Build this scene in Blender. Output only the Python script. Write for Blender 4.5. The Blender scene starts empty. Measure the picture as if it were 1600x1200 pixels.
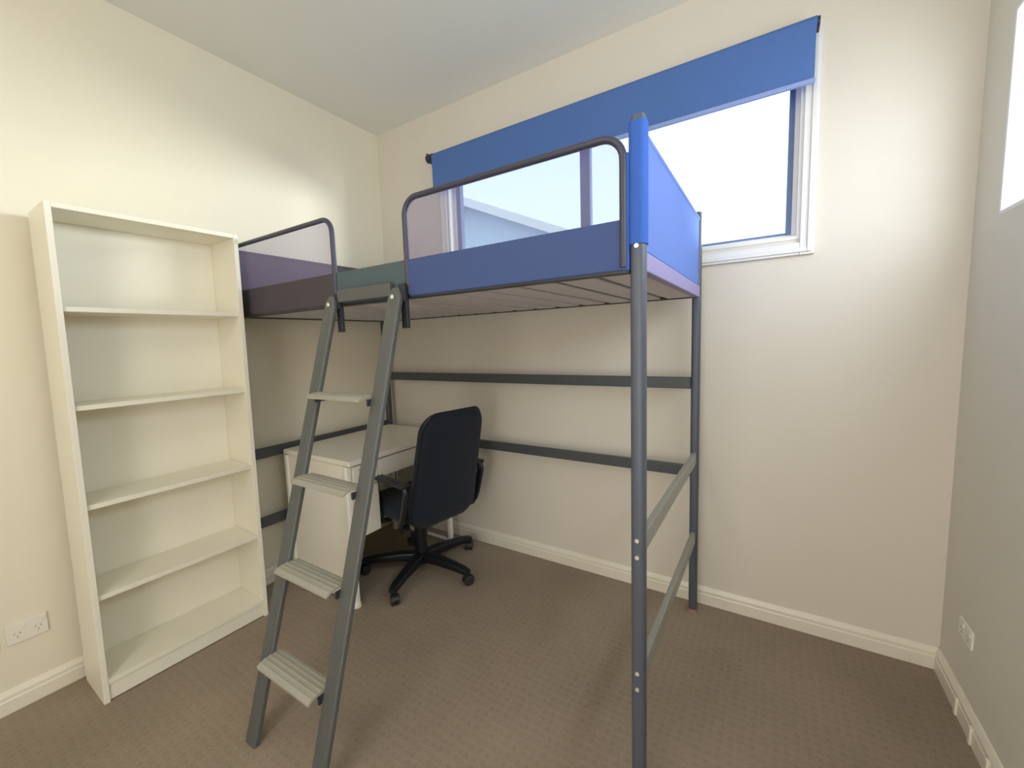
import bpy, bmesh, math, random
from mathutils import Vector, Matrix
random.seed(4)
S = bpy.context.scene
COL = S.collection
PI = math.pi

# ------------------------------------------------------------------ camera
cam_d = bpy.data.cameras.new('camera'); cam = bpy.data.objects.new('camera', cam_d); COL.objects.link(cam)
RT = Vector((0.84760843, 0.5295925, -0.03304133)); UP = Vector((-0.02673276, 0.10480963, 0.99413294)); FW = Vector((-0.5299484, 0.84175217, -0.10299499))
m = Matrix.Identity(4)
for i in range(3):
    m[i][0] = RT[i]; m[i][1] = UP[i]; m[i][2] = -FW[i]
m[0][3], m[1][3], m[2][3] = 2.343141, -2.078052, 1.295882
cam.matrix_world = m
cam_d.sensor_width = 36.0; cam_d.lens = 645.047 / 1600 * 36.0
cam_d.clip_start = 0.02; cam_d.clip_end = 300
S.camera = cam

# ------------------------------------------------------------------ world, lights, exposure
S.view_settings.view_transform = 'Standard'; S.view_settings.look = 'None'
S.view_settings.gamma = 1.0; S.view_settings.use_curve_mapping = False
S.view_settings.exposure = 0.0
S.cycles.max_bounces = 10; S.cycles.diffuse_bounces = 8; S.cycles.transparent_max_bounces = 12
S.cycles.sample_clamp_indirect = 6
S.cycles.use_denoising = True

W = bpy.data.worlds.new('sky'); S.world = W; W.use_nodes = True
nt = W.node_tree; nt.nodes.clear()
wo = nt.nodes.new('ShaderNodeOutputWorld'); bg = nt.nodes.new('ShaderNodeBackground')
tc = nt.nodes.new('ShaderNodeTexCoord'); sx = nt.nodes.new('ShaderNodeSeparateXYZ'); cr = nt.nodes.new('ShaderNodeValToRGB')
nt.links.new(tc.outputs['Generated'], sx.inputs[0]); nt.links.new(sx.outputs['Z'], cr.inputs[0]); nt.links.new(cr.outputs[0], bg.inputs[0]); nt.links.new(bg.outputs[0], wo.inputs[0])
cr.color_ramp.elements[0].position = 0.0; cr.color_ramp.elements[0].color = (0.84, 0.94, 1.0, 1)
cr.color_ramp.elements[1].position = 0.9; cr.color_ramp.elements[1].color = (0.55, 0.74, 1.0, 1)
bg.inputs[1].default_value = 2.2

def area(name, loc, direction, sx_, sy_, power, color, portal=False):
    d = bpy.data.lights.new(name, 'AREA'); d.shape = 'RECTANGLE'; d.size = sx_; d.size_y = sy_; d.energy = power; d.color = color
    o = bpy.data.objects.new(name, d); COL.objects.link(o); o.location = loc
    o.rotation_euler = Vector(direction).to_track_quat('-Z', 'Y').to_euler()
    if portal: d.cycles.is_portal = True
    return o
RW = 2.9166      # room width (x), window wall at y=0, left wall at x=0
RH = 2.7316
RD = -3.5
# daylight arriving through the high window in the right wall
area('daylight_right_window', (RW + 0.16, -1.02, 1.92), (-1, 0, -0.12), 1.62, 0.56, 17, (1.0, 0.985, 0.95))
# sky portal of the window above the bed
area('portal_bed_window', (1.52, 0.10, 2.0), (0, -1, 0), 1.84, 0.72, 1, (1, 1, 1), True)
# added fill light before the closed front wall, brightens the space under the bed
area('fill_light_front', (2.1, RD+0.05, 1.05), (0, 1, -0.02), 0.9, 2.0, 26, (1.0, 0.95, 0.88))
# low bright daylight from beyond the window above the bed, raking along the left wall
area('daylight_bed_window', (4.6, 2.5, 2.05), (-4.6, -3.9, -0.08), 1.6, 0.9, 240, (1.0, 0.97, 0.88))
# added warm fill point light behind the camera, without any fixture
pd = bpy.data.lights.new('fill_light_room', 'POINT'); pd.energy = 16; pd.shadow_soft_size = 0.22; pd.color = (1.0, 0.95, 0.86)
po = bpy.data.objects.new('fill_light_room', pd); COL.objects.link(po); po.location = (1.5, -2.75, 2.30)

# ------------------------------------------------------------------ materials
def srgb(r, g, b):
    f = lambda c: (c / 255 / 12.92) if c / 255 <= 0.04045 else ((c / 255 + 0.055) / 1.055) ** 2.4
    return (f(r), f(g), f(b), 1)
MATS = {}
def mat(name, col, rough=0.5, metal=0.0, noise=0.0, nscale=20, bump=0.0, bscale=80, spec=0.5, sheen=0.0):
    M = bpy.data.materials.new(name); M.use_nodes = True
    t = M.node_tree; b = t.nodes['Principled BSDF']
    b.inputs['Roughness'].default_value = rough; b.inputs['Metallic'].default_value = metal
    b.inputs['Specular IOR Level'].default_value = spec
    if sheen: b.inputs['Sheen Weight'].default_value = sheen
    tcn = t.nodes.new('ShaderNodeTexCoord')
    nz = t.nodes.new('ShaderNodeTexNoise'); nz.inputs['Scale'].default_value = nscale; nz.inputs['Detail'].default_value = 3
    t.links.new(tcn.outputs['Object'], nz.inputs['Vector'])
    mx = t.nodes.new('ShaderNodeMix'); mx.data_type = 'RGBA'
    lo = [c * (1 - noise) for c in col[:3]] + [1]; hi = [min(1, c * (1 + noise)) for c in col[:3]] + [1]
    mx.inputs[6].default_value = lo; mx.inputs[7].default_value = hi
    t.links.new(nz.outputs[0], mx.inputs[0]); t.links.new(mx.outputs[2], b.inputs['Base Color'])
    if bump:
        n2 = t.nodes.new('ShaderNodeTexNoise'); n2.inputs['Scale'].default_value = bscale; n2.inputs['Detail'].default_value = 4
        t.links.new(tcn.outputs['Object'], n2.inputs['Vector'])
        bp = t.nodes.new('ShaderNodeBump'); bp.inputs['Strength'].default_value = bump; bp.inputs['Distance'].default_value = 0.002
        t.links.new(n2.outputs[0], bp.inputs['Height']); t.links.new(bp.outputs[0], b.inputs['Normal'])
    MATS[name] = M
    return M
wall_m = mat('warm_white_wall_paint', (0.72, 0.675, 0.60, 1), 0.62, noise=0.02, nscale=1.5, bump=0.15, bscale=160, spec=0.3)
walll_m = mat('wall_paint_left_light_tint', (0.78, 0.735, 0.61, 1), 0.62, noise=0.02, nscale=1.5, bump=0.15, bscale=160, spec=0.3)  # same wall paint, yellowed to carry the light on the left wall
wallr_m = mat('wall_paint_right_light_tint', (0.71, 0.69, 0.61, 1), 0.62, noise=0.02, nscale=1.5, bump=0.15, bscale=160, spec=0.3)  # same wall paint, tinted to carry the light on the right wall
ceil_m = mat('ceiling_paint', (0.78, 0.78, 0.73, 1), 0.8, noise=0.015, nscale=1.2, bump=0.1, bscale=120, spec=0.2)
trim_m = mat('white_gloss_trim', (0.80, 0.76, 0.66, 1), 0.35, noise=0.02)
winwhite_m = mat('window_white_aluminium', (0.80, 0.80, 0.80, 1), 0.35, noise=0.01)
sash_m = mat('blue_grey_flare_sash', srgb(104, 124, 165), 0.4, noise=0.03)  # blue grey frame, lightened by lens flare put into the colour
case_m = mat('white_laminate', (0.83, 0.80, 0.69, 1), 0.38, noise=0.015, nscale=5, bump=0.03, bscale=200)
desk_m = mat('white_desk_laminate', (0.80, 0.77, 0.69, 1), 0.35, noise=0.015, nscale=6)
deskmetal_m = mat('white_painted_steel', (0.85, 0.83, 0.76, 1), 0.3, noise=0.01)
blind_m = mat('flare_blue_blind_fabric', srgb(84, 116, 178), 0.85, noise=0.04, nscale=60, bump=0.25, bscale=600, spec=0.2)  # blue is partly lens flare, put into the blind's colour
blindbar_m = mat('flare_blue_bar', srgb(140, 160, 215), 0.45, noise=0.02)  # bar colour takes in the same blue flare
post_m = mat('flare_tinted_coated_steel', srgb(84, 90, 104), 0.42, metal=0.15, noise=0.04, nscale=30, bump=0.05, bscale=300)  # right posts bluer than the left ones: flare tint in the steel colour
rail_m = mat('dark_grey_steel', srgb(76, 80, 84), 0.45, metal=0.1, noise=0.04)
railpale_m = mat('window_lit_steel', srgb(150, 150, 140), 0.45, metal=0.1, noise=0.03)  # right end rails: window light painted in as a paler steel
guard_m = mat('dark_guard_tube', srgb(66, 66, 84), 0.4, metal=0.1, noise=0.05)
fabR_m = mat('flare_tinted_fabric', srgb(76, 92, 140), 0.9, noise=0.08, nscale=120, bump=0.3, bscale=900, spec=0.15)  # right part of the front cover, flare blue mixed into its grey
fabL_m = mat('charcoal_brown_fabric', srgb(84, 78, 84), 0.9, noise=0.08, nscale=120, bump=0.3, bscale=900, spec=0.15)
fabG_m = mat('flare_fade_grey_green_fabric', srgb(88, 102, 108), 0.9, noise=0.08, nscale=120, bump=0.3, bscale=900, spec=0.15)
fabP_m = mat('flare_blue_fabric', srgb(66, 104, 190), 0.9, noise=0.06, nscale=120, bump=0.3, bscale=900, spec=0.15)  # sleeve and flap at the front corner, lens flare painted as blue
fabE_m = mat('lit_blue_fabric', srgb(110, 135, 205), 0.9, noise=0.06, nscale=120, bump=0.3, bscale=900, spec=0.15)  # right end panel, window light and flare painted as pale blue
endbar_m = mat('flare_lilac_steel', srgb(150, 140, 190), 0.5, noise=0.03)  # right end beam, grey steel with flare tint in the colour
slat_m = mat('grey_slat', srgb(205, 200, 205), 0.6, noise=0.06, nscale=25)
cloth_m = mat('grey_underlay', srgb(185, 180, 185), 0.9, noise=0.04)
lad_m = mat('grey_green_ladder_steel', srgb(92, 94, 94), 0.42, metal=0.15, noise=0.05, nscale=30)
tread_m = mat('pale_green_grey_tread', srgb(160, 157, 145), 0.55, noise=0.05, nscale=40)
hook_m = mat('dark_steel_hook', srgb(52, 54, 62), 0.45, metal=0.2, noise=0.03)
bolt_m = mat('bright_bolt', (0.85, 0.85, 0.85, 1), 0.25, metal=0.6)
footcap_m = mat('pale_foot_cap', srgb(160, 130, 118), 0.6)
chairfab_m = mat('black_chair_fabric', srgb(26, 32, 44), 0.85, noise=0.12, nscale=200, bump=0.3, bscale=900, spec=0.25, sheen=0.1)
chairpl_m = mat('black_plastic', srgb(22, 25, 32), 0.38, noise=0.05)
wheel_m = mat('dark_grey_wheel', srgb(46, 44, 48), 0.35)
outlet_m = mat('outlet_plastic', (0.80, 0.77, 0.69, 1), 0.3)
slot_m = mat('dark_slot', (0.42, 0.40, 0.36, 1), 0.6)
house_m = mat('pale_house_render', (0.62, 0.78, 0.90, 1), 0.8, noise=0.04, nscale=1)
roof_m = mat('pale_house_roof', (0.66, 0.74, 0.84, 1), 0.7, noise=0.04, nscale=2)
barge_m = mat('white_fascia_board', (0.92, 0.92, 0.88, 1), 0.6)
ground_m = mat('outdoor_paving', (0.35, 0.34, 0.31, 1), 0.9, noise=0.1, nscale=2)

def carpet():
    M = bpy.data.materials.new('taupe_loop_carpet'); M.use_nodes = True
    t = M.node_tree; b = t.nodes['Principled BSDF']; b.inputs['Roughness'].default_value = 0.95; b.inputs['Specular IOR Level'].default_value = 0.1
    tcn = t.nodes.new('ShaderNodeTexCoord')
    v = t.nodes.new('ShaderNodeTexVoronoi'); v.inputs['Scale'].default_value = 34; v.inputs['Randomness'].default_value = 0.28
    mp = t.nodes.new('ShaderNodeMapping'); mp.inputs['Rotation'].default_value = (0, 0, 0.0)
    t.links.new(tcn.outputs['Object'], mp.inputs[0]); t.links.new(mp.outputs[0], v.inputs['Vector'])
    r = t.nodes.new('ShaderNodeValToRGB'); t.links.new(v.outputs['Distance'], r.inputs[0])
    r.color_ramp.elements[0].position = 0.10; r.color_ramp.elements[0].color = (0.280, 0.226, 0.172, 1)
    r.color_ramp.elements[1].position = 0.42; r.color_ramp.elements[1].color = (0.312, 0.254, 0.196, 1)
    n = t.nodes.new('ShaderNodeTexNoise'); n.inputs['Scale'].default_value = 260; n.inputs['Detail'].default_value = 2
    t.links.new(tcn.outputs['Object'], n.inputs['Vector'])
    n2 = t.nodes.new('ShaderNodeTexNoise'); n2.inputs['Scale'].default_value = 1.7; n2.inputs['Detail'].default_value = 3
    t.links.new(tcn.outputs['Object'], n2.inputs['Vector'])
    mx = t.nodes.new('ShaderNodeMix'); mx.data_type = 'RGBA'; mx.blend_type = 'OVERLAY'; mx.inputs[0].default_value = 0.30
    t.links.new(r.outputs[0], mx.inputs[6]); t.links.new(n.outputs[0], mx.inputs[7])
    mx2 = t.nodes.new('ShaderNodeMix'); mx2.data_type = 'RGBA'; mx2.blend_type = 'OVERLAY'; mx2.inputs[0].default_value = 0.25
    t.links.new(mx.outputs[2], mx2.inputs[6]); t.links.new(n2.outputs[0], mx2.inputs[7])
    t.links.new(mx2.outputs[2], b.inputs['Base Color'])
    ad = t.nodes.new('ShaderNodeMath'); ad.operation = 'ADD'; t.links.new(n.outputs[0], ad.inputs[0]); t.links.new(v.outputs['Distance'], ad.inputs[1])
    bp = t.nodes.new('ShaderNodeBump'); bp.inputs['Strength'].default_value = 0.6; bp.inputs['Distance'].default_value = 0.004
    t.links.new(ad.outputs[0], bp.inputs['Height']); t.links.new(bp.outputs[0], b.inputs['Normal'])
    return M
carpet_m = carpet()

def mesh_mat(name, col, opacity):
    M = bpy.data.materials.new(name); M.use_nodes = True; t = M.node_tree; t.nodes.clear()
    o = t.nodes.new('ShaderNodeOutputMaterial'); mx = t.nodes.new('ShaderNodeMixShader'); tr = t.nodes.new('ShaderNodeBsdfTransparent')
    df = t.nodes.new('ShaderNodeBsdfDiffuse'); tl = t.nodes.new('ShaderNodeBsdfTranslucent'); ms = t.nodes.new('ShaderNodeMixShader')
    df.inputs[0].default_value = col; tl.inputs[0].default_value = col; ms.inputs[0].default_value = 0.4
    tcn = t.nodes.new('ShaderNodeTexCoord'); n = t.nodes.new('ShaderNodeTexNoise'); n.inputs['Scale'].default_value = 500
    t.links.new(tcn.outputs['Object'], n.inputs['Vector'])
    mr = t.nodes.new('ShaderNodeMapRange'); mr.inputs['To Min'].default_value = opacity - 0.02; mr.inputs['To Max'].default_value = opacity + 0.02
    t.links.new(n.outputs[0], mr.inputs[0]); t.links.new(mr.outputs[0], mx.inputs[0])
    t.links.new(df.outputs[0], ms.inputs[1]); t.links.new(tl.outputs[0], ms.inputs[2])
    t.links.new(tr.outputs[0], mx.inputs[1]); t.links.new(ms.outputs[0], mx.inputs[2]); t.links.new(mx.outputs[0], o.inputs[0])
    return M
net_m = mesh_mat('fine_grey_netting', srgb(150, 140, 175), 0.47)
def glass_mat():
    M = bpy.data.materials.new('window_glass'); M.use_nodes = True; t = M.node_tree; t.nodes.clear()
    o = t.nodes.new('ShaderNodeOutputMaterial'); mx = t.nodes.new('ShaderNodeMixShader'); tr = t.nodes.new('ShaderNodeBsdfTransparent'); g = t.nodes.new('ShaderNodeBsdfGlossy')
    tr.inputs[0].default_value = (0.93, 0.97, 1.0, 1); g.inputs[1].default_value = 0.02; mx.inputs[0].default_value = 0.05
    t.links.new(tr.outputs[0], mx.inputs[1]); t.links.new(g.outputs[0], mx.inputs[2]); t.links.new(mx.outputs[0], o.inputs[0])
    return M
glass_m = glass_mat()

# ------------------------------------------------------------------ mesh helpers
def obj(name, bm, material, parent=None, smooth=False, bevel=0.0, seg=2):
    bmesh.ops.recalc_face_normals(bm, faces=bm.faces)
    me = bpy.data.meshes.new(name); bm.to_mesh(me); bm.free()
    o = bpy.data.objects.new(name, me); COL.objects.link(o)
    me.materials.append(material)
    if parent: o.parent = parent
    if smooth:
        for p in me.polygons: p.use_smooth = True
    if bevel:
        md = o.modifiers.new('bevel', 'BEVEL'); md.width = bevel; md.segments = seg; md.limit_method = 'ANGLE'; md.angle_limit = math.radians(40)
        if not smooth:
            for p in me.polygons: p.use_smooth = True
            md.harden_normals = True
    return o
def bx(bm, x0, x1, y0, y1, z0, z1):
    vs = [bm.verts.new(v) for v in ((x0,y0,z0),(x1,y0,z0),(x1,y1,z0),(x0,y1,z0),(x0,y0,z1),(x1,y0,z1),(x1,y1,z1),(x0,y1,z1))]
    for f in ((0,3,2,1),(4,5,6,7),(0,1,5,4),(1,2,6,5),(2,3,7,6),(3,0,4,7)): bm.faces.new([vs[i] for i in f])
def box(name, x0, x1, y0, y1, z0, z1, material, parent=None, bevel=0.0015):
    bm = bmesh.new(); bx(bm, min(x0,x1), max(x0,x1), min(y0,y1), max(y0,y1), min(z0,z1), max(z0,z1))
    return obj(name, bm, material, parent, bevel=bevel)
def sweep(bm, path, section, up=None, cap=True):
    """sweep a closed 2-d section along a polyline"""
    path = [Vector(p) for p in path]; rings = []; n = len(path); u = None
    for i, p in enumerate(path):
        t = (path[min(i+1, n-1)] - path[max(i-1, 0)]).normalized()
        if u is None:
            u = Vector(up) if up else (Vector((0,0,1)) if abs(t.z) < 0.9 else Vector((0,1,0)))
        u = (u - t * u.dot(t)).normalized(); s = t.cross(u).normalized()
        k = 1.0
        if 0 < i < n-1:
            a = (path[i]-path[i-1]).normalized(); b = (path[i+1]-path[i]).normalized()
            k = 1 / max(0.5, math.cos(a.angle(b, 0) / 2))
        rings.append([bm.verts.new(p + s * (c[0]*k) + u * c[1]) for c in section])
    m_ = len(section)
    for i in range(n-1):
        for j in range(m_):
            bm.faces.new((rings[i][j], rings[i][(j+1)%m_], rings[i+1][(j+1)%m_], rings[i+1][j]))
    if cap: bm.faces.new(rings[0][::-1]); bm.faces.new(rings[-1])
def circ(r, n=12): return [(r*math.cos(2*PI*i/n), r*math.sin(2*PI*i/n)) for i in range(n)]
def rrect(w, h, r, n=4):
    out = []
    for cx, cy, a0 in ((w/2-r, h/2-r, 0), (-w/2+r, h/2-r, PI/2), (-w/2+r, -h/2+r, PI), (w/2-r, -h/2+r, 1.5*PI)):
        for i in range(n+1):
            a = a0 + PI/2*i/n; out.append((cx + r*math.cos(a), cy + r*math.sin(a)))
    return out
def tube(name, path, r, material, parent=None, n=12, section=None, up=None, bevel=0):
    bm = bmesh.new(); sweep(bm, path, section or circ(r, n), up)
    o = obj(name, bm, material, parent, smooth=not section or bevel == 0)
    if section:
        md = o.modifiers.new('edge', 'EDGE_SPLIT'); md.split_angle = math.radians(50)
    else:
        md = o.modifiers.new('edge', 'EDGE_SPLIT'); md.split_angle = math.radians(60)
    return o
def arc(c, r, a0, a1, n, ax, ay):
    c = Vector(c); ax = Vector(ax); ay = Vector(ay)
    return [c + ax*(r*math.cos(a0+(a1-a0)*i/n)) + ay*(r*math.sin(a0+(a1-a0)*i/n)) for i in range(n+1)]
def cyl(bm, p0, p1, r, n=14): sweep(bm, [p0, p1], circ(r, n))
def lathe(bm, prof, n=24, c=(0,0,0), axis='z'):
    rings = []
    for r, h in prof:
        ring = []
        for i in range(n):
            a = 2*PI*i/n; x, y = r*math.cos(a), r*math.sin(a)
            v = (x, y, h) if axis == 'z' else ((h, x, y) if axis == 'x' else (x, h, y))
            ring.append(bm.verts.new((v[0]+c[0], v[1]+c[1], v[2]+c[2])))
        rings.append(ring)
    for i in range(len(rings)-1):
        for j in range(n): bm.faces.new((rings[i][j], rings[i][(j+1)%n], rings[i+1][(j+1)%n], rings[i+1][j]))
    bm.faces.new(rings[0][::-1]); bm.faces.new(rings[-1])
def thing(name, label, cat, loc=(0,0,0), rz=0, group=None):
    o = bpy.data.objects.new(name, None); COL.objects.link(o); o.empty_display_size = 0.1
    o.location = loc; o.rotation_euler = (0,0,rz); o['label'] = label; o['category'] = cat
    if group: o['group'] = group
    return o
def struct(o): o['kind'] = 'structure'; return o

# ------------------------------------------------------------------ room shell
T = 0.14
struct(box('floor', -T, RW+T, RD-T, T, -0.1, 0, carpet_m, bevel=0))
struct(box('ceiling', -T, RW+T, RD-T, T, RH, RH+0.1, ceil_m, bevel=0))
struct(box('wall_left', -T, 0, RD, T, 0, RH, walll_m, bevel=0))
struct(box('wall_front', -T, RW+T, RD-T, RD, 0, RH, wall_m, bevel=0))
WX0, WX1, WZ0, WZ1 = 0.605, 2.430, 1.668, 2.40      # opening of the window above the bed
bm = bmesh.new()
bx(bm, 0, WX0, 0, T, 0, RH); bx(bm, WX1, RW+T, 0, T, 0, RH); bx(bm, WX0, WX1, 0, T, 0, WZ0); bx(bm, WX0, WX1, 0, T, WZ1, RH)
struct(obj('wall_back', bm, wall_m))
VY0, VY1, VZ0, VZ1 = -1.86, -0.19, 1.625, 2.205      # opening of the window in the right wall
bm = bmesh.new()
bx(bm, RW, RW+T, VY1, 0, 0, RH); bx(bm, RW, RW+T, RD, VY0, 0, RH); bx(bm, RW, RW+T, VY0, VY1, 0, VZ0); bx(bm, RW, RW+T, VY0, VY1, VZ1, RH)
struct(obj('wall_right', bm, wallr_m))

def base_profile(a, b, nrm):
    """skirting from a to b on the floor, proud of the wall along nrm"""
    a = Vector(a); b = Vector(b); nrm = Vector(nrm)
    prof = [(0, 0), (0.016, 0), (0.016, 0.048), (0.0135, 0.053), (0.0135, 0.066), (0.007, 0.080), (0.0045, 0.084), (0, 0.084)]
    bm = bmesh.new(); r = []
    for p in (a, b): r.append([bm.verts.new(p + nrm*d + Vector((0,0,h))) for d, h in prof])
    k = len(prof)
    for j in range(k): bm.faces.new((r[0][j], r[0][(j+1)%k], r[1][(j+1)%k], r[1][j]))
    bm.faces.new(r[0][::-1]); bm.faces.new(r[1])
    return bm
struct(obj('baseboard_back', base_profile((0,0,0), (RW,0,0), (0,-1,0)), trim_m))
struct(obj('baseboard_left', base_profile((0,0,0), (0,RD,0), (1,0,0)), trim_m))
br = struct(obj('baseboard_right', base_profile((RW,0,0), (RW,RD,0), (-1,0,0)), trim_m))
struct(obj('baseboard_front', base_profile((0,RD,0), (RW,RD,0), (0,1,0)), trim_m))
for k in range(12):                                   # raised joint blocks along the right-hand skirting
    y = -0.232 - 0.118*k
    bm = bmesh.new(); bx(bm, RW-0.0215, RW-0.0005, y-0.014, y+0.002, 0.001, 0.058)
    obj('joint_block', bm, trim_m, br, bevel=0.002)

# window above the bed
def ring(bm, ax, x0, x1, z0, z1, w, y0, y1):
    for a in ((x0, x0+w, z0, z1), (x1-w, x1, z0, z1), (x0+w, x1-w, z0, z0+w), (x0+w, x1-w, z1-w, z1)):
        if ax == 'y': bx(bm, a[0], a[1], y0, y1, a[2], a[3])
        else: bx(bm, y0, y1, a[0], a[1], a[2], a[3])
bm = bmesh.new(); ring(bm, 'y', 0.553, 2.478, 1.603, 2.46, 0.050, -0.016, 0.0)
w1 = struct(obj('window_1', bm, winwhite_m, bevel=0.003))
bm = bmesh.new(); ring(bm, 'y', 0.563, 2.468, 1.613, 2.45, 0.016, -0.0225, -0.015); obj('architrave_bead', bm, winwhite_m, w1, bevel=0.003)
bm = bmesh.new(); ring(bm, 'y', WX0, WX1, WZ0, WZ1, 0.014, -0.004, 0.12); obj('reveal', bm, winwhite_m, w1, bevel=0.001)
bm = bmesh.new(); ring(bm, 'y', WX0+0.014, WX1-0.014, WZ0+0.014, WZ1-0.014, 0.016, 0.045, 0.095); obj('window_frame', bm, winwhite_m, w1, bevel=0.001)
bm = bmesh.new(); bx(bm, 0.619, 0.665, 0.05, 0.085, 1.70, 2.37); obj('sash_stile', bm, sash_m, w1, bevel=0.002)
bm = bmesh.new(); bx(bm, 1.467, 1.522, 0.05, 0.085, 1.70, 2.37); obj('mullion', bm, sash_m, w1, bevel=0.002)
bm = bmesh.new(); bx(bm, 2.380, 2.403, 0.05, 0.085, 1.70, 2.37); obj('sash_stile', bm, sash_m, w1, bevel=0.002)
bm = bmesh.new(); bx(bm, 0.665, 2.380, 0.05, 0.085, 1.697, 1.709); obj('sash_rail', bm, sash_m, w1, bevel=0.002)
for a, b in ((0.665, 1.467), (1.522, 2.380)):
    bm = bmesh.new(); bx(bm, a, b, 0.066, 0.070, 1.709, 2.37); obj('pane', bm, glass_m, w1)
# window in the right wall
bm = bmesh.new(); ring(bm, 'x', VY0, VY1, VZ0, VZ1, 0.012, RW-0.001, RW+0.12)
w2 = struct(obj('window_2', bm, winwhite_m, bevel=0.001))
bm = bmesh.new(); ring(bm, 'x', VY0+0.012, VY1-0.012, VZ0+0.012, VZ1-0.012, 0.02, RW+0.05, RW+0.09); obj('sash_frame', bm, winwhite_m, w2, bevel=0.001)
bm = bmesh.new(); bx(bm, RW+0.068, RW+0.072, VY0+0.03, VY1-0.03, VZ0+0.03, VZ1-0.03); obj('pane', bm, glass_m, w2)

# ------------------------------------------------------------------ outside
struct(box('ground', -40, 40, -40, 60, -0.6, -0.4, ground_m, bevel=0))
def house():
    t = thing('neighbour_house', 'pale blue neighbouring house with white sloping roof edge seen through the left window pane', 'house', (0, 0, -0.4))
    y0, y1 = 8.0, 15.0
    def gable(name, pts, ya, yb, m_):
        bm = bmesh.new(); a = [bm.verts.new((x, ya, z)) for x, z in pts]; b = [bm.verts.new((x, yb, z)) for x, z in pts]
        k = len(pts)
        for i in range(k): bm.faces.new((a[i], a[(i+1)%k], b[(i+1)%k], b[i]))
        bm.faces.new(a[::-1]); bm.faces.new(b); obj(name, bm, m_, t)
    gable('wall', [(-11, 0), (-1.6, 0), (-1.6, 4.1), (-5.4, 5.75), (-11, 3.6)], y0, y1, house_m)
    gable('roof', [(-5.4, 5.75), (-1.2, 3.92), (-1.2, 4.04), (-5.4, 5.90), (-11.4, 3.6), (-11.4, 3.45)], y0-0.5, y1+0.3, roof_m)
    gable('fascia_board', [(-5.4, 5.66), (-1.15, 3.80), (-1.15, 4.02), (-5.4, 5.88)], y0-0.56, y0-0.5, barge_m)
    gable('fascia_board', [(-5.4, 5.88), (-11.45, 3.55), (-11.45, 3.35), (-5.4, 5.66)], y0-0.56, y0-0.5, barge_m)
house()

# ------------------------------------------------------------------ roller blind
bl = thing('roller_blind', 'roller blind tinted with flare blue, partly lowered across the top of the window above the bed', 'blind', (1.51, -0.06, 2.21))
L = lambda x, y, z: (x-1.51, y+0.06, z-2.21)
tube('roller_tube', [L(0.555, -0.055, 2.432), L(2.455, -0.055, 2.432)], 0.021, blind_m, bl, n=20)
for x0, x1 in ((0.508, 0.556), (2.455, 2.464)):
    bm = bmesh.new()
    a = L(x0, -0.055, 2.432); b = L(x1, -0.055, 2.432); sweep(bm, [a, b], circ(0.024 if x0 < 1 else 0.018, 20)); 
    aa = L(x0, -0.055, 2.432); bx(bm, aa[0]+0.002, aa[0]+0.008, aa[1]-0.015, aa[1]+0.055, aa[2]-0.02, aa[2]+(0.03 if x0 < 1 else 0.012))
    obj('end_bracket', bm, hook_m, bl, smooth=False, bevel=0.001)
bm = bmesh.new(); a = L(0.560, -0.079, 2.228); b = L(2.452, -0.0765, 2.44); 
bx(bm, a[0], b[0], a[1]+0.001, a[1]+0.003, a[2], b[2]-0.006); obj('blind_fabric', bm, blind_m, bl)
bm = bmesh.new(); a = L(0.558, -0.084, 2.212); b = L(2.455, -0.070, 2.230); bx(bm, a[0], b[0], a[1], b[1], a[2], b[2]); obj('bottom_bar', bm, blindbar_m, bl, bevel=0.003)

# ------------------------------------------------------------------ loft bed
PX0, PX1 = 0.0567, 0.0567 + 2.0547 - 0.05     # post centres
PY1, PY0 = -0.0948, -0.0948 - 0.9834 + 0.05
HB = 1.81
bed = thing('loft_bed', 'tall dark grey metal loft bed with netted guard rails in the corner under the window', 'bed', (0, 0, 0))
def post(x, y, bolts=False):
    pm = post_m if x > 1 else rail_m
    p = tube('post', [(x, y, 0.012), (x, y, HB-0.012), (x, y, HB)], 0, pm, bed, section=rrect(0.036, 0.036, 0.011, 4), up=(0,1,0))
    tube('foot_cap', [(x, y, 0.0), (x, y, 0.018)], 0, footcap_m, p, section=rrect(0.040, 0.040, 0.012, 4), up=(0,1,0))
    tube('top_cap', [(x, y, HB-0.002), (x, y, HB+0.006)], 0, post_m, p, section=rrect(0.032, 0.032, 0.010, 4), up=(0,1,0))
    if bolts:
        for z in (0.770, 0.724, 0.396, 0.350, 1.515):
            bm = bmesh.new(); lathe(bm, [(0.0055, -0.0215), (0.0055, -0.0185), (0.0045, -0.0165)], 12, (x, y, z), 'y'); obj('bolt', bm, bolt_m, p)
post(PX1, PY0, True); post(PX1, PY1); post(PX0, PY1); post(PX0-0.006, PY0-0.028)
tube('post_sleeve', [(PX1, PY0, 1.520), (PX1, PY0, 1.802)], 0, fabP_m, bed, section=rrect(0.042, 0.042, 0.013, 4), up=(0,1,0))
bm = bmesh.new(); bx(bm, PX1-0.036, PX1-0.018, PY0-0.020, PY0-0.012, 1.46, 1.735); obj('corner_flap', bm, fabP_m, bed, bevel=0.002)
for z in (1.0839, 0.6799):
    box('back_rail', PX0+0.018, PX1-0.018, PY1-0.010, PY1+0.010, z-0.026, z+0.026, rail_m, bed, 0.004)
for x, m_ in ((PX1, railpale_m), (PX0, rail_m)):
    for z in (0.7458, 0.372):
        box('end_rail', x-0.010, x+0.010, PY0+0.018, PY1-0.018, z-0.027, z+0.027, m_, bed, 0.004)
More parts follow.
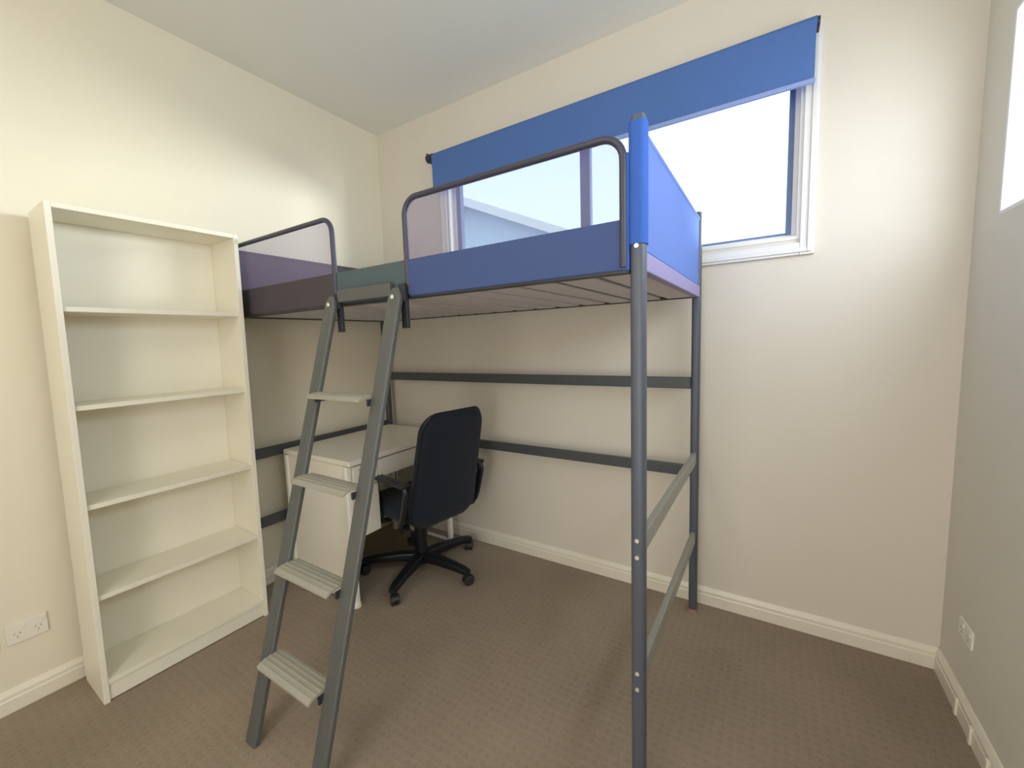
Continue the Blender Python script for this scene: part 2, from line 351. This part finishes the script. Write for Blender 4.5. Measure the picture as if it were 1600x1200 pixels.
# side rails wrapped in fabric; front cover split so its colour fades into flare blue
ZB, ZT = 1.458, 1.583
def side(name, x0, x1, y, m_, t=0.026):
    return box(name, x0, x1, y-t/2, y+t/2, ZB, ZT, m_, bed, 0.007)
YF = PY0 - 0.008
side('side_cover', PX0+0.018, 0.905, YF, fabL_m)['label'] = 'charcoal brown fabric side cover'
side('side_cover', 0.905, 1.285, YF, fabG_m)['label'] = 'grey green step of the fabric side cover behind the ladder top, fading into flare blue'
side('side_cover', 1.285, PX1-0.018, YF, fabR_m)['label'] = 'grey fabric side cover tinted with flare blue'
side('side_cover', PX0+0.018, PX1-0.018, PY1, fabL_m)
box('lower_lip', PX0+0.018, PX1-0.018, YF-0.015, YF+0.012, ZB-0.006, ZB+0.002, hook_m, bed, 0.002)
# end panels
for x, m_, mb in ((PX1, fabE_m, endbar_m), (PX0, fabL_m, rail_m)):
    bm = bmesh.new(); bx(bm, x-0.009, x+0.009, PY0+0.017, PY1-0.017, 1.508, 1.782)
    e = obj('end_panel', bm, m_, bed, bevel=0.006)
    sx_ = 1 if x > 1 else -1
    tube('top_hem', [(x, PY0+0.017, 1.785), (x, PY1-0.017, 1.785)], 0.012, m_, e)
    box('end_beam', x-0.014, x+0.014, PY0+0.018, PY1-0.018, 1.458, 1.506, mb, bed, 0.004)
# guard rails: bent tube with netting
def guard(x0, x1, y, zt, closed_right):
    r = 0.055; path = [Vector((x0, y, ZB+0.01)), Vector((x0, y, zt-r))]
    path += arc((x0+r, y, zt-r), r, PI, PI/2, 7, (1,0,0), (0,0,1))[1:]
    path += arc((x1-r, y, zt-r), r, PI/2, 0, 7, (1,0,0), (0,0,1))
    path += [Vector((x1, y, ZB+0.01))]
    g = tube('guard_rail', path, 0.0095, guard_m, bed, n=12)
    # netting: outline inside the bent tube
    pts = [(x0, ZT-0.01), (x0, zt-r)] + [(p.x, p.z) for p in arc((x0+r, 0, zt-r), r, PI, PI/2, 7, (1,0,0), (0,0,1))[1:]]
    pts += [(p.x, p.z) for p in arc((x1-r, 0, zt-r), r, PI/2, 0, 7, (1,0,0), (0,0,1))] + [(x1, ZT-0.01)]
    bm = bmesh.new(); a = [bm.verts.new((px, y-0.001, pz)) for px, pz in pts]; b = [bm.verts.new((px, y+0.0, pz)) for px, pz in pts]
    bm.faces.new(a)
    for v in b: bm.verts.remove(v)
    obj('netting', bm, net_m, g)
guard(PX0+0.032, 0.897, YF-0.010, 1.790, True)
guard(1.290, PX1-0.032, YF-0.010, 1.778, True)
# slatted base
for k in range(15):
    x = 0.16 + k*0.131
    box('slat', x-0.050, x+0.050, PY0+0.010, PY1-0.014, 1.462, 1.470, slat_m, bed, 0.002)
box('bed_cloth', PX0+0.02, PX1-0.02, PY0+0.012, PY1-0.016, 1.472, 1.500, cloth_m, bed, 0.004)

# ------------------------------------------------------------------ ladder
lad = thing('ladder', 'grey metal ladder with four pale treads hooked on the front of the loft bed', 'ladder', (1.095, -1.508, 0))
P0 = Vector((0, 0, 0)); P1 = Vector((0, 0.433, 1.50)); LD = (P1-P0).normalized()
for sx_ in (-1, 1):
    xc = sx_*0.1745
    pth = [Vector((xc, 0.004, 0.0)), Vector((xc, 0.004, 0.0)) + LD*0.012] + [Vector((xc, 0, 0)) + LD*s for s in (0.5, 1.0, 1.50)]
    bm = bmesh.new(); sweep(bm, [Vector((xc, 0, 0)) + LD*0.004, Vector((xc, 0, 0)) + LD*1.500, Vector((xc, 0, 0)) + LD*1.530, Vector((xc, 0, 0)) + LD*1.545], rrect(0.060, 0.019, 0.005, 3), up=(0,-1,0.3))
    for v in bm.verts:                                # foot cut level with the floor, rounded head
        if v.co.z < 0.05: v.co.z = 0.0005 + 0.0
        s = v.co.dot(LD)
        if s > 1.52: v.co.x = xc + (v.co.x-xc)*(0.8 if s < 1.54 else 0.45)
    st = obj('stile', bm, lad_m, lad, smooth=True); md = st.modifiers.new('edge', 'EDGE_SPLIT'); md.split_angle = math.radians(50)
    c = Vector((xc - 0.0*sx_, 0, 0)) + LD*1.515 + Vector((0, -0.013, 0))
    bm = bmesh.new(); lathe(bm, [(0.008, 0), (0.008, -0.003), (0.006, -0.005)], 14, (c.x, c.y, c.z), 'y'); obj('bolt', bm, bolt_m, st)
    bm = bmesh.new()
    hx = xc + (0.012 if sx_ < 0 else 0.012)
    bx(bm, hx-0.006, hx+0.022, 0.436, 0.4485, 1.352, 1.452); bx(bm, hx-0.006, hx+0.022, 0.428, 0.4425, 1.440, 1.500)
    obj('hook', bm, hook_m, lad, bevel=0.002)
box('top_bar', -0.143, 0.143, 0.424, 0.442, 1.462, 1.508, lad_m, lad, 0.004)
for k in range(4):
    z = 0.272 + 0.285*k; yc = 0.433*z/1.5
    # tread: curved, ribbed plate
    bm = bmesh.new(); n = 26; prof_t = []; prof_b = []
    for i in range(n+1):
        u = i/n; y = yc + 0.030 - 0.085*u
        zz = z + 0.004 + 0.005*math.sin(u*PI) - 0.006*(max(0, u-0.75)*4)**2
        rib = 0.0012 if (i % 5) in (2, 3) else 0
        prof_t.append((y, zz + rib)); prof_b.append((y, zz - 0.007))
    prof = prof_t + prof_b[::-1]
    A = [bm.verts.new((-0.143, y, zz)) for y, zz in prof]; B = [bm.verts.new((0.143, y, zz)) for y, zz in prof]
    kk = len(prof)
    for i in range(kk): bm.faces.new((A[i], A[(i+1)%kk], B[(i+1)%kk], B[i]))
    for ring_ in (A, B):
        for i in range(n): bm.faces.new((ring_[i], ring_[i+1], ring_[kk-2-i], ring_[kk-1-i]))
    tr = obj('tread', bm, tread_m, lad)
    for sx_ in (-1, 1):
        bm = bmesh.new(); bx(bm, sx_*0.1435-0.004, sx_*0.1435+0.004, yc-0.025, yc+0.022, z-0.026, z-0.004); obj('tread_bracket', bm, hook_m, tr, bevel=0.001)

# ------------------------------------------------------------------ bookcase
bc = thing('bookcase', 'tall narrow white bookcase with five empty shelves against the left wall', 'bookcase', (0.0533, -1.1200, 0), 0)
bc.rotation_euler[2] = -0.0087
BD, BW, BH, BT = 0.230, 0.592, 1.815, 0.018
RK = 0.0155                                           # slight sideways rack of the carcass
def bbox(name, x0, x1, y0, y1, z0, z1, m_=case_m, bev=0.0015, parent=bc):
    bm = bmesh.new(); bx(bm, x0, x1, y0, y1, z0, z1)
    for v in bm.verts: v.co.y += RK*v.co.z
    return obj(name, bm, m_, parent, bevel=bev)
bbox('side_panel', 0, BD, -BT, 0, 0, BH)
bbox('side_panel', 0, BD, -BW, -BW+BT, 0, BH)
bbox('top_panel', 0, BD-0.001, -BW+BT, -BT, BH-BT, BH)
bbox('back_panel', 0.004, 0.008, -BW+BT, -BT, 0.05, BH-BT)
for z in (0.405, 0.750, 1.113, 1.462):
    s_ = bbox('shelf', 0.008, BD-0.010, -BW+BT+0.001, -BT-0.001, z-BT/2-0.004, z+BT/2-0.004)
    for yy in (-BW+BT+0.0035, -BT-0.0035):
        for xx in (0.05, BD-0.04): bbox('shelf_pin', xx-0.003, xx+0.003, yy-0.003, yy+0.003, z-0.020, z-BT/2-0.004, deskmetal_m, 0.0005, s_)
bbox('bottom_shelf', 0.008, BD-0.002, -BW+BT, -BT, 0.068, 0.086)
bbox('plinth', BD-0.022, BD-0.008, -BW+BT, -BT, 0.004, 0.068)

# ------------------------------------------------------------------ desk
dk = thing('desk', 'small white desk with one side cabinet standing under the loft bed', 'desk', (0.35, -0.50, 0))
D = lambda x0,x1,y0,y1,z0,z1: (x0-0.35, x1-0.35, y0+0.50, y1+0.50, z0, z1)
def dbox(name, *a, m_=desk_m, bev=0.002, parent=dk): return box(name, *D(*a), m_, parent, bev)
X0, X1, Y0, Y1 = 0.085, 0.640, -0.868, -0.130
dbox('desktop', X0, X1+0.014, Y0-0.006, Y1+0.004, 0.722, 0.748, bev=0.004)
dbox('side_panel', X0+0.01, X1-0.020, Y0, Y0+0.018, 0.012, 0.720)
dbox('rear_panel', X0+0.004, X0+0.018, Y0+0.018, Y1-0.02, 0.35, 0.720)
dbox('drawer_front', X1-0.012, X1+0.004, Y0+0.168, Y1-0.018, 0.618, 0.714)
cb = dbox('cabinet', X0+0.02, X1-0.014, Y0+0.018, Y0+0.165, 0.348, 0.720)
d1 = dbox('small_drawer_front', X1-0.012, X1+0.004, Y0+0.022, Y0+0.163, 0.600, 0.714)
dbox('handle_slot', X1+0.0030, X1+0.0052, Y0+0.05, Y0+0.13, 0.688, 0.696, m_=slot_m, bev=0.0005, parent=d1)
dr = dbox('cabinet_door', X1-0.012, X1+0.004, Y0+0.022, Y0+0.163, 0.350, 0.596)
dbox('drawer_rail', X0+0.02, X1-0.014, Y0+0.167, Y1-0.02, 0.630, 0.712)
def leg(y, xx, z1_=0.72):
    a = D(xx, xx, y, y, 0, 0)
    bm = bmesh.new(); sweep(bm, [(a[0], a[2], 0.0), (a[0], a[2], 0.02), (a[0], a[2], z1_)], rrect(0.030, 0.030, 0.008, 3), up=(0,1,0)); 
    l = obj('leg', bm, deskmetal_m, dk, smooth=True); md = l.modifiers.new('edge', 'EDGE_SPLIT'); md.split_angle = math.radians(50)
    bm = bmesh.new(); lathe(bm, [(0.022, 0.0), (0.023, 0.008), (0.018, 0.03)], 16, (a[0], a[2], 0)); obj('foot', bm, deskmetal_m, l, smooth=False)
leg(Y0+0.004, X1-0.022); leg(Y0+0.004, X0+0.022); leg(Y1-0.014, X1-0.022); leg(Y1-0.014, X0+0.022)
# bent tube low on the far side
yy = Y1-0.014+0.50
xa, xb = X0+0.022-0.35, X1-0.022-0.35
tube('base_rail', [(xa+0.016, yy, 0.085), (xa+0.022, yy, 0.055), (xa+0.045, yy, 0.038), (xa+0.08, yy, 0.034), (xb-0.014, yy, 0.030)], 0.011, deskmetal_m, dk)

# ------------------------------------------------------------------ office chair
F = Vector((-0.985, 0.17)); rz = math.atan2(-F.x, F.y)
ch = thing('office_chair', 'black swivel office chair with tall rounded back pulled up to the white desk', 'chair', (0.668, -0.450, 0), rz)
def slab(name, outline, t, mtl, parent, xf, puff=0.35, n_in=3):
    """cushion: outline (list of 2-d points), thickness t, mapped to space by xf(u, v, w)"""
    bm = bmesh.new(); layers = []
    cx = sum(p[0] for p in outline)/len(outline); cy = sum(p[1] for p in outline)/len(outline)
    prof = [(0.0, -1.0), (0.35, -1.0), (0.62, -0.98), (0.82, -0.90), (0.93, -0.70), (0.985, -0.38), (1.0, 0.0), (0.985, 0.38), (0.93, 0.70), (0.82, 0.90), (0.62, 0.98), (0.35, 1.0), (0.0, 1.0)]
    for s, w in prof:
        if s == 0.0: layers.append([bm.verts.new(xf(cx, cy, w*t/2))])
        else: layers.append([bm.verts.new(xf(cx+(p[0]-cx)*(1-(1-s)*k_(p, cx, cy)), cy+(p[1]-cy)*(1-(1-s)*k_(p, cx, cy)), w*t/2)) for p in outline])
    k = len(outline)
    for a, b in zip(layers, layers[1:]):
        for j in range(k):
            if len(a) == 1: bm.faces.new((a[0], b[(j+1)%k], b[j]))
            elif len(b) == 1: bm.faces.new((a[j], a[(j+1)%k], b[0]))
            else: bm.faces.new((a[j], a[(j+1)%k], b[(j+1)%k], b[j]))
    return obj(name, bm, mtl, parent, smooth=True)
def k_(p, cx, cy): return 1.0
# inset profile keeps the cushion edge tight: scale only the outer band
def tight(outline, t, xf, name, mtl, parent, r=0.03):
    bm = bmesh.new(); k = len(outline); layers = []
    cx = sum(p[0] for p in outline)/k; cy = sum(p[1] for p in outline)/k
    rr = min(r, t/2*1.6)
    steps = [(cos_, sin_) for cos_, sin_ in ((math.cos(a), math.sin(a)) for a in [PI/2*i/5 for i in range(-5, 6)])]
    rings = [(0.45, -1.0), (0.8, -1.0)] + [('e', c_, s_) for c_, s_ in steps] + [(0.8, 1.0), (0.45, 1.0)]
    for g in rings:
        ring_ = []
        for px, py in outline:
            dx, dy = px-cx, py-cy; d = math.hypot(dx, dy)
            if g[0] == 'e':
                sc = (d - rr*(1-g[1]))/d; w = g[2]
            else: sc = g[0]*(d-rr)/d; w = g[1]*1.0
            bulge = 1.0 + 0.12*(1-min(1, sc))
            ring_.append(bm.verts.new(xf(cx+dx*sc, cy+dy*sc, w*t/2*bulge)))
        layers.append(ring_)
    for a, b in zip(layers, layers[1:]):
        for j in range(k): bm.faces.new((a[j], a[(j+1)%k], b[(j+1)%k], b[j]))
    c0 = bm.verts.new(xf(cx, cy, -t/2*1.12)); c1 = bm.verts.new(xf(cx, cy, t/2*1.12))
    for j in range(k): bm.faces.new((c0, layers[0][(j+1)%k], layers[0][j])); bm.faces.new((layers[-1][j], layers[-1][(j+1)%k], c1))
    return obj(name, bm, mtl, parent, smooth=True)
# backrest (u across, v up, w thickness); local y backwards is negative
def back_xf(u, v, w):
    lean = 0.20*v + 0.10*max(0, v-0.34)**2
    bend = 0.10*u*u/0.04*0.04*6
    return (u, -0.225 - 0.16*v - 0.12*v*v + 1.2*u*u*0.5 + w, 0.362 + v)
ol = []
for px, py in rrect(0.425, 0.605, 0.085, 8):
    v = py + 0.3025
    ol.append((px*(1.0 - 0.15*max(0, (v-0.25)/0.355)**1.4 - 0.06*max(0, 0.12-v)/0.12), v))
bk = tight(ol, 0.085, back_xf, 'backrest', chairfab_m, ch, 0.04)
# piping seam round the back shell
tube('piping', [back_xf(p[0]*1.0, p[1], -0.012) for p in ol + ol[:1]], 0.004, chairpl_m, bk, n=6)
# seat
def seat_xf(u, v, w): return (u, v, 0.425 + w + 0.02*(u/0.24)**2*0.5 - 0.03*max(0, v-0.15)/0.1*0.5)
so = [(p[0], p[1]-0.005) for p in rrect(0.465, 0.450, 0.09, 8)]
tight(so, 0.090, seat_xf, 'seat', chairfab_m, ch, 0.045)
box('seat_plate', -0.11, 0.11, -0.13, 0.12, 0.355, 0.392, chairpl_m, ch, 0.006)
tube('lever', [(0.09, 0.04, 0.368), (0.20, 0.045, 0.362), (0.27, 0.05, 0.350)], 0.006, chairpl_m, ch, n=8)
tube('back_bracket', [(0, -0.10, 0.365), (0, -0.165, 0.362), (0, -0.200, 0.40), (0, -0.222, 0.50)], 0, chairpl_m, ch, section=rrect(0.06, 0.012, 0.004, 2), up=(0,0,-1))
bm = bmesh.new(); lathe(bm, [(0.010, 0), (0.022, 0.004), (0.024, 0.012), (0.018, 0.022), (0.008, 0.024)], 14, (0.196, -0.275, 0.62), 'x'); obj('back_knob', bm, chairpl_m, ch)
# armrests: closed loops
for s in (-1, 1):
    x = s*0.250
    r = 0.035
    pth = [Vector((x-s*0.06, -0.01, 0.372)), Vector((x-s*0.012, -0.005, 0.380)), Vector((x, 0.0, 0.41)), Vector((x, 0.020, 0.565))] + arc((x, -0.015, 0.580), r, 0.1, PI/2, 4, (0,1,0), (0,0,1)) \
        + arc((x, -0.220, 0.580), r, PI/2, PI, 4, (0,1,0), (0,0,1)) + [Vector((x, -0.215, 0.45)), Vector((x, -0.195, 0.405)), Vector((x-s*0.012, -0.18, 0.380)), Vector((x-s*0.06, -0.17, 0.372))]
    a_ = tube('armrest', pth, 0, chairpl_m, ch, section=rrect(0.036, 0.022, 0.008, 3), up=(0,0.0,-1) if False else (1,0,0))
    bm = bmesh.new(); bx(bm, x-0.027, x+0.027, -0.262, 0.022, 0.612, 0.631); obj('arm_pad', bm, chairpl_m, a_, bevel=0.008, seg=3)
# column
bm = bmesh.new(); lathe(bm, [(0.031, 0.085), (0.031, 0.20), (0.029, 0.21), (0.029, 0.212)], 20); obj('gas_column', bm, chairpl_m, ch)
bm = bmesh.new(); lathe(bm, [(0.035, 0.200), (0.035, 0.30), (0.039, 0.302), (0.039, 0.357)], 20); obj('column_sleeve', bm, chairpl_m, ch)
bm = bmesh.new(); lathe(bm, [(0.030, 0.045), (0.044, 0.055), (0.046, 0.085), (0.042, 0.105), (0.030, 0.115)], 24); hub = obj('star_base', bm, chairpl_m, ch)
for k in range(5):
    a = math.radians(0 + 72*k) - rz
    c_, s_ = math.cos(a), math.sin(a); R_ = 0.318
    bm = bmesh.new(); rings = []
    for q, (r_, zc, w, h) in enumerate(((0.030, 0.086, 0.060, 0.054), (0.12, 0.090, 0.054, 0.048), (0.23, 0.086, 0.048, 0.040), (0.30, 0.080, 0.044, 0.036), (0.335, 0.074, 0.038, 0.028))):
        rings.append([bm.verts.new((c_*r_ - s_*px, s_*r_ + c_*px, zc + pz)) for px, pz in rrect(w, h, 0.009, 3)])
    kk = len(rings[0])
    for A, B in zip(rings, rings[1:]):
        for j in range(kk): bm.faces.new((A[j], A[(j+1)%kk], B[(j+1)%kk], B[j]))
    bm.faces.new(rings[0][::-1]); bm.faces.new(rings[-1])
    o = obj('spoke', bm, chairpl_m, hub, smooth=True); md = o.modifiers.new('edge', 'EDGE_SPLIT'); md.split_angle = math.radians(50)
    # caster: hood + two wheels, swivelled
    px, py = c_*R_, s_*R_; b = a + random.uniform(0.6, 2.4)
    bm = bmesh.new(); cyl(bm, (px, py, 0.045), (px, py, 0.068), 0.008, 10)
    d = Vector((math.cos(b), math.sin(b), 0)); nrm = Vector((-d.y, d.x, 0)); cc = Vector((px, py, 0.027)) + d*0.012
    sweep(bm, [cc + d*(0.029*math.cos(t)) + Vector((0,0,0.029*math.sin(t)+0.0)) for t in [PI*i/8 for i in range(0, 9)]], [(-0.010, -0.002), (0.010, -0.002), (0.010, 0.003), (-0.010, 0.003)], up=(0.001, 0, 1))
    c_o = obj('caster', bm, chairpl_m, ch, smooth=False)
    for s in (-1, 1):
        bm = bmesh.new(); n = 18; rings = []
        for rr, off in ((0.012, 0.006), (0.025, 0.006), (0.027, 0.009), (0.027, 0.019), (0.024, 0.022), (0.010, 0.022)):
            rings.append([bm.verts.new(cc + nrm*(s*off) + d*(rr*math.cos(2*PI*i/n)) + Vector((0, 0, rr*math.sin(2*PI*i/n)))) for i in range(n)])
        for A, B in zip(rings, rings[1:]):
            for j in range(n): bm.faces.new((A[j], A[(j+1)%n], B[(j+1)%n], B[j]))
        bm.faces.new(rings[0][::-1]); bm.faces.new(rings[-1])
        obj('wheel', bm, wheel_m, c_o)

# ------------------------------------------------------------------ wall sockets
def socket(name, label, origin, rz, w, h, gangs, cat='socket'):
    """plate in its local x (width) / z, facing local -y"""
    t = thing(name, label, cat, origin, rz)
    bm = bmesh.new(); bx(bm, -w/2, w/2, -0.008, 0, 0, h); p = obj('plate', bm, outlet_m, t, bevel=0.003)
    for g in range(gangs):
        cx = (g - (gangs-1)/2)*w/2
        bm = bmesh.new()
        for ox, oz, an in ((-0.007, 0.004, 0.5), (0.007, 0.004, -0.5), (0, -0.009, 0)):
            M_ = Matrix.Translation((cx+ox, -0.0086, h*0.42+oz)) @ Matrix.Rotation(an, 4, 'Y')
            k0 = len(bm.verts); bx(bm, -0.0012, 0.0012, -0.0006, 0.0006, -0.0042, 0.0042); bm.verts.ensure_lookup_table()
            for v in bm.verts[k0:]: v.co = M_ @ v.co
        obj('pin_slots', bm, slot_m, p)
        bm = bmesh.new(); bx(bm, cx-0.007+0.018, cx+0.003+0.018, -0.0115, -0.007, h*0.66, h*0.66+0.013); obj('switch', bm, outlet_m, p, bevel=0.001)
    return t
socket('wall_socket', 'white double power socket low on the left wall beside the bookcase', (0, -1.833, 0.245), PI/2, 0.104, 0.078, 2)
socket('wall_plate', 'white wall plate at the left edge beside the double socket', (0, -1.955, 0.243), PI/2, 0.104, 0.078, 1)
socket('wall_socket', 'small white power socket low on the right wall near the corner', (RW, -0.228, 0.262), -PI/2, 0.104, 0.062, 2)
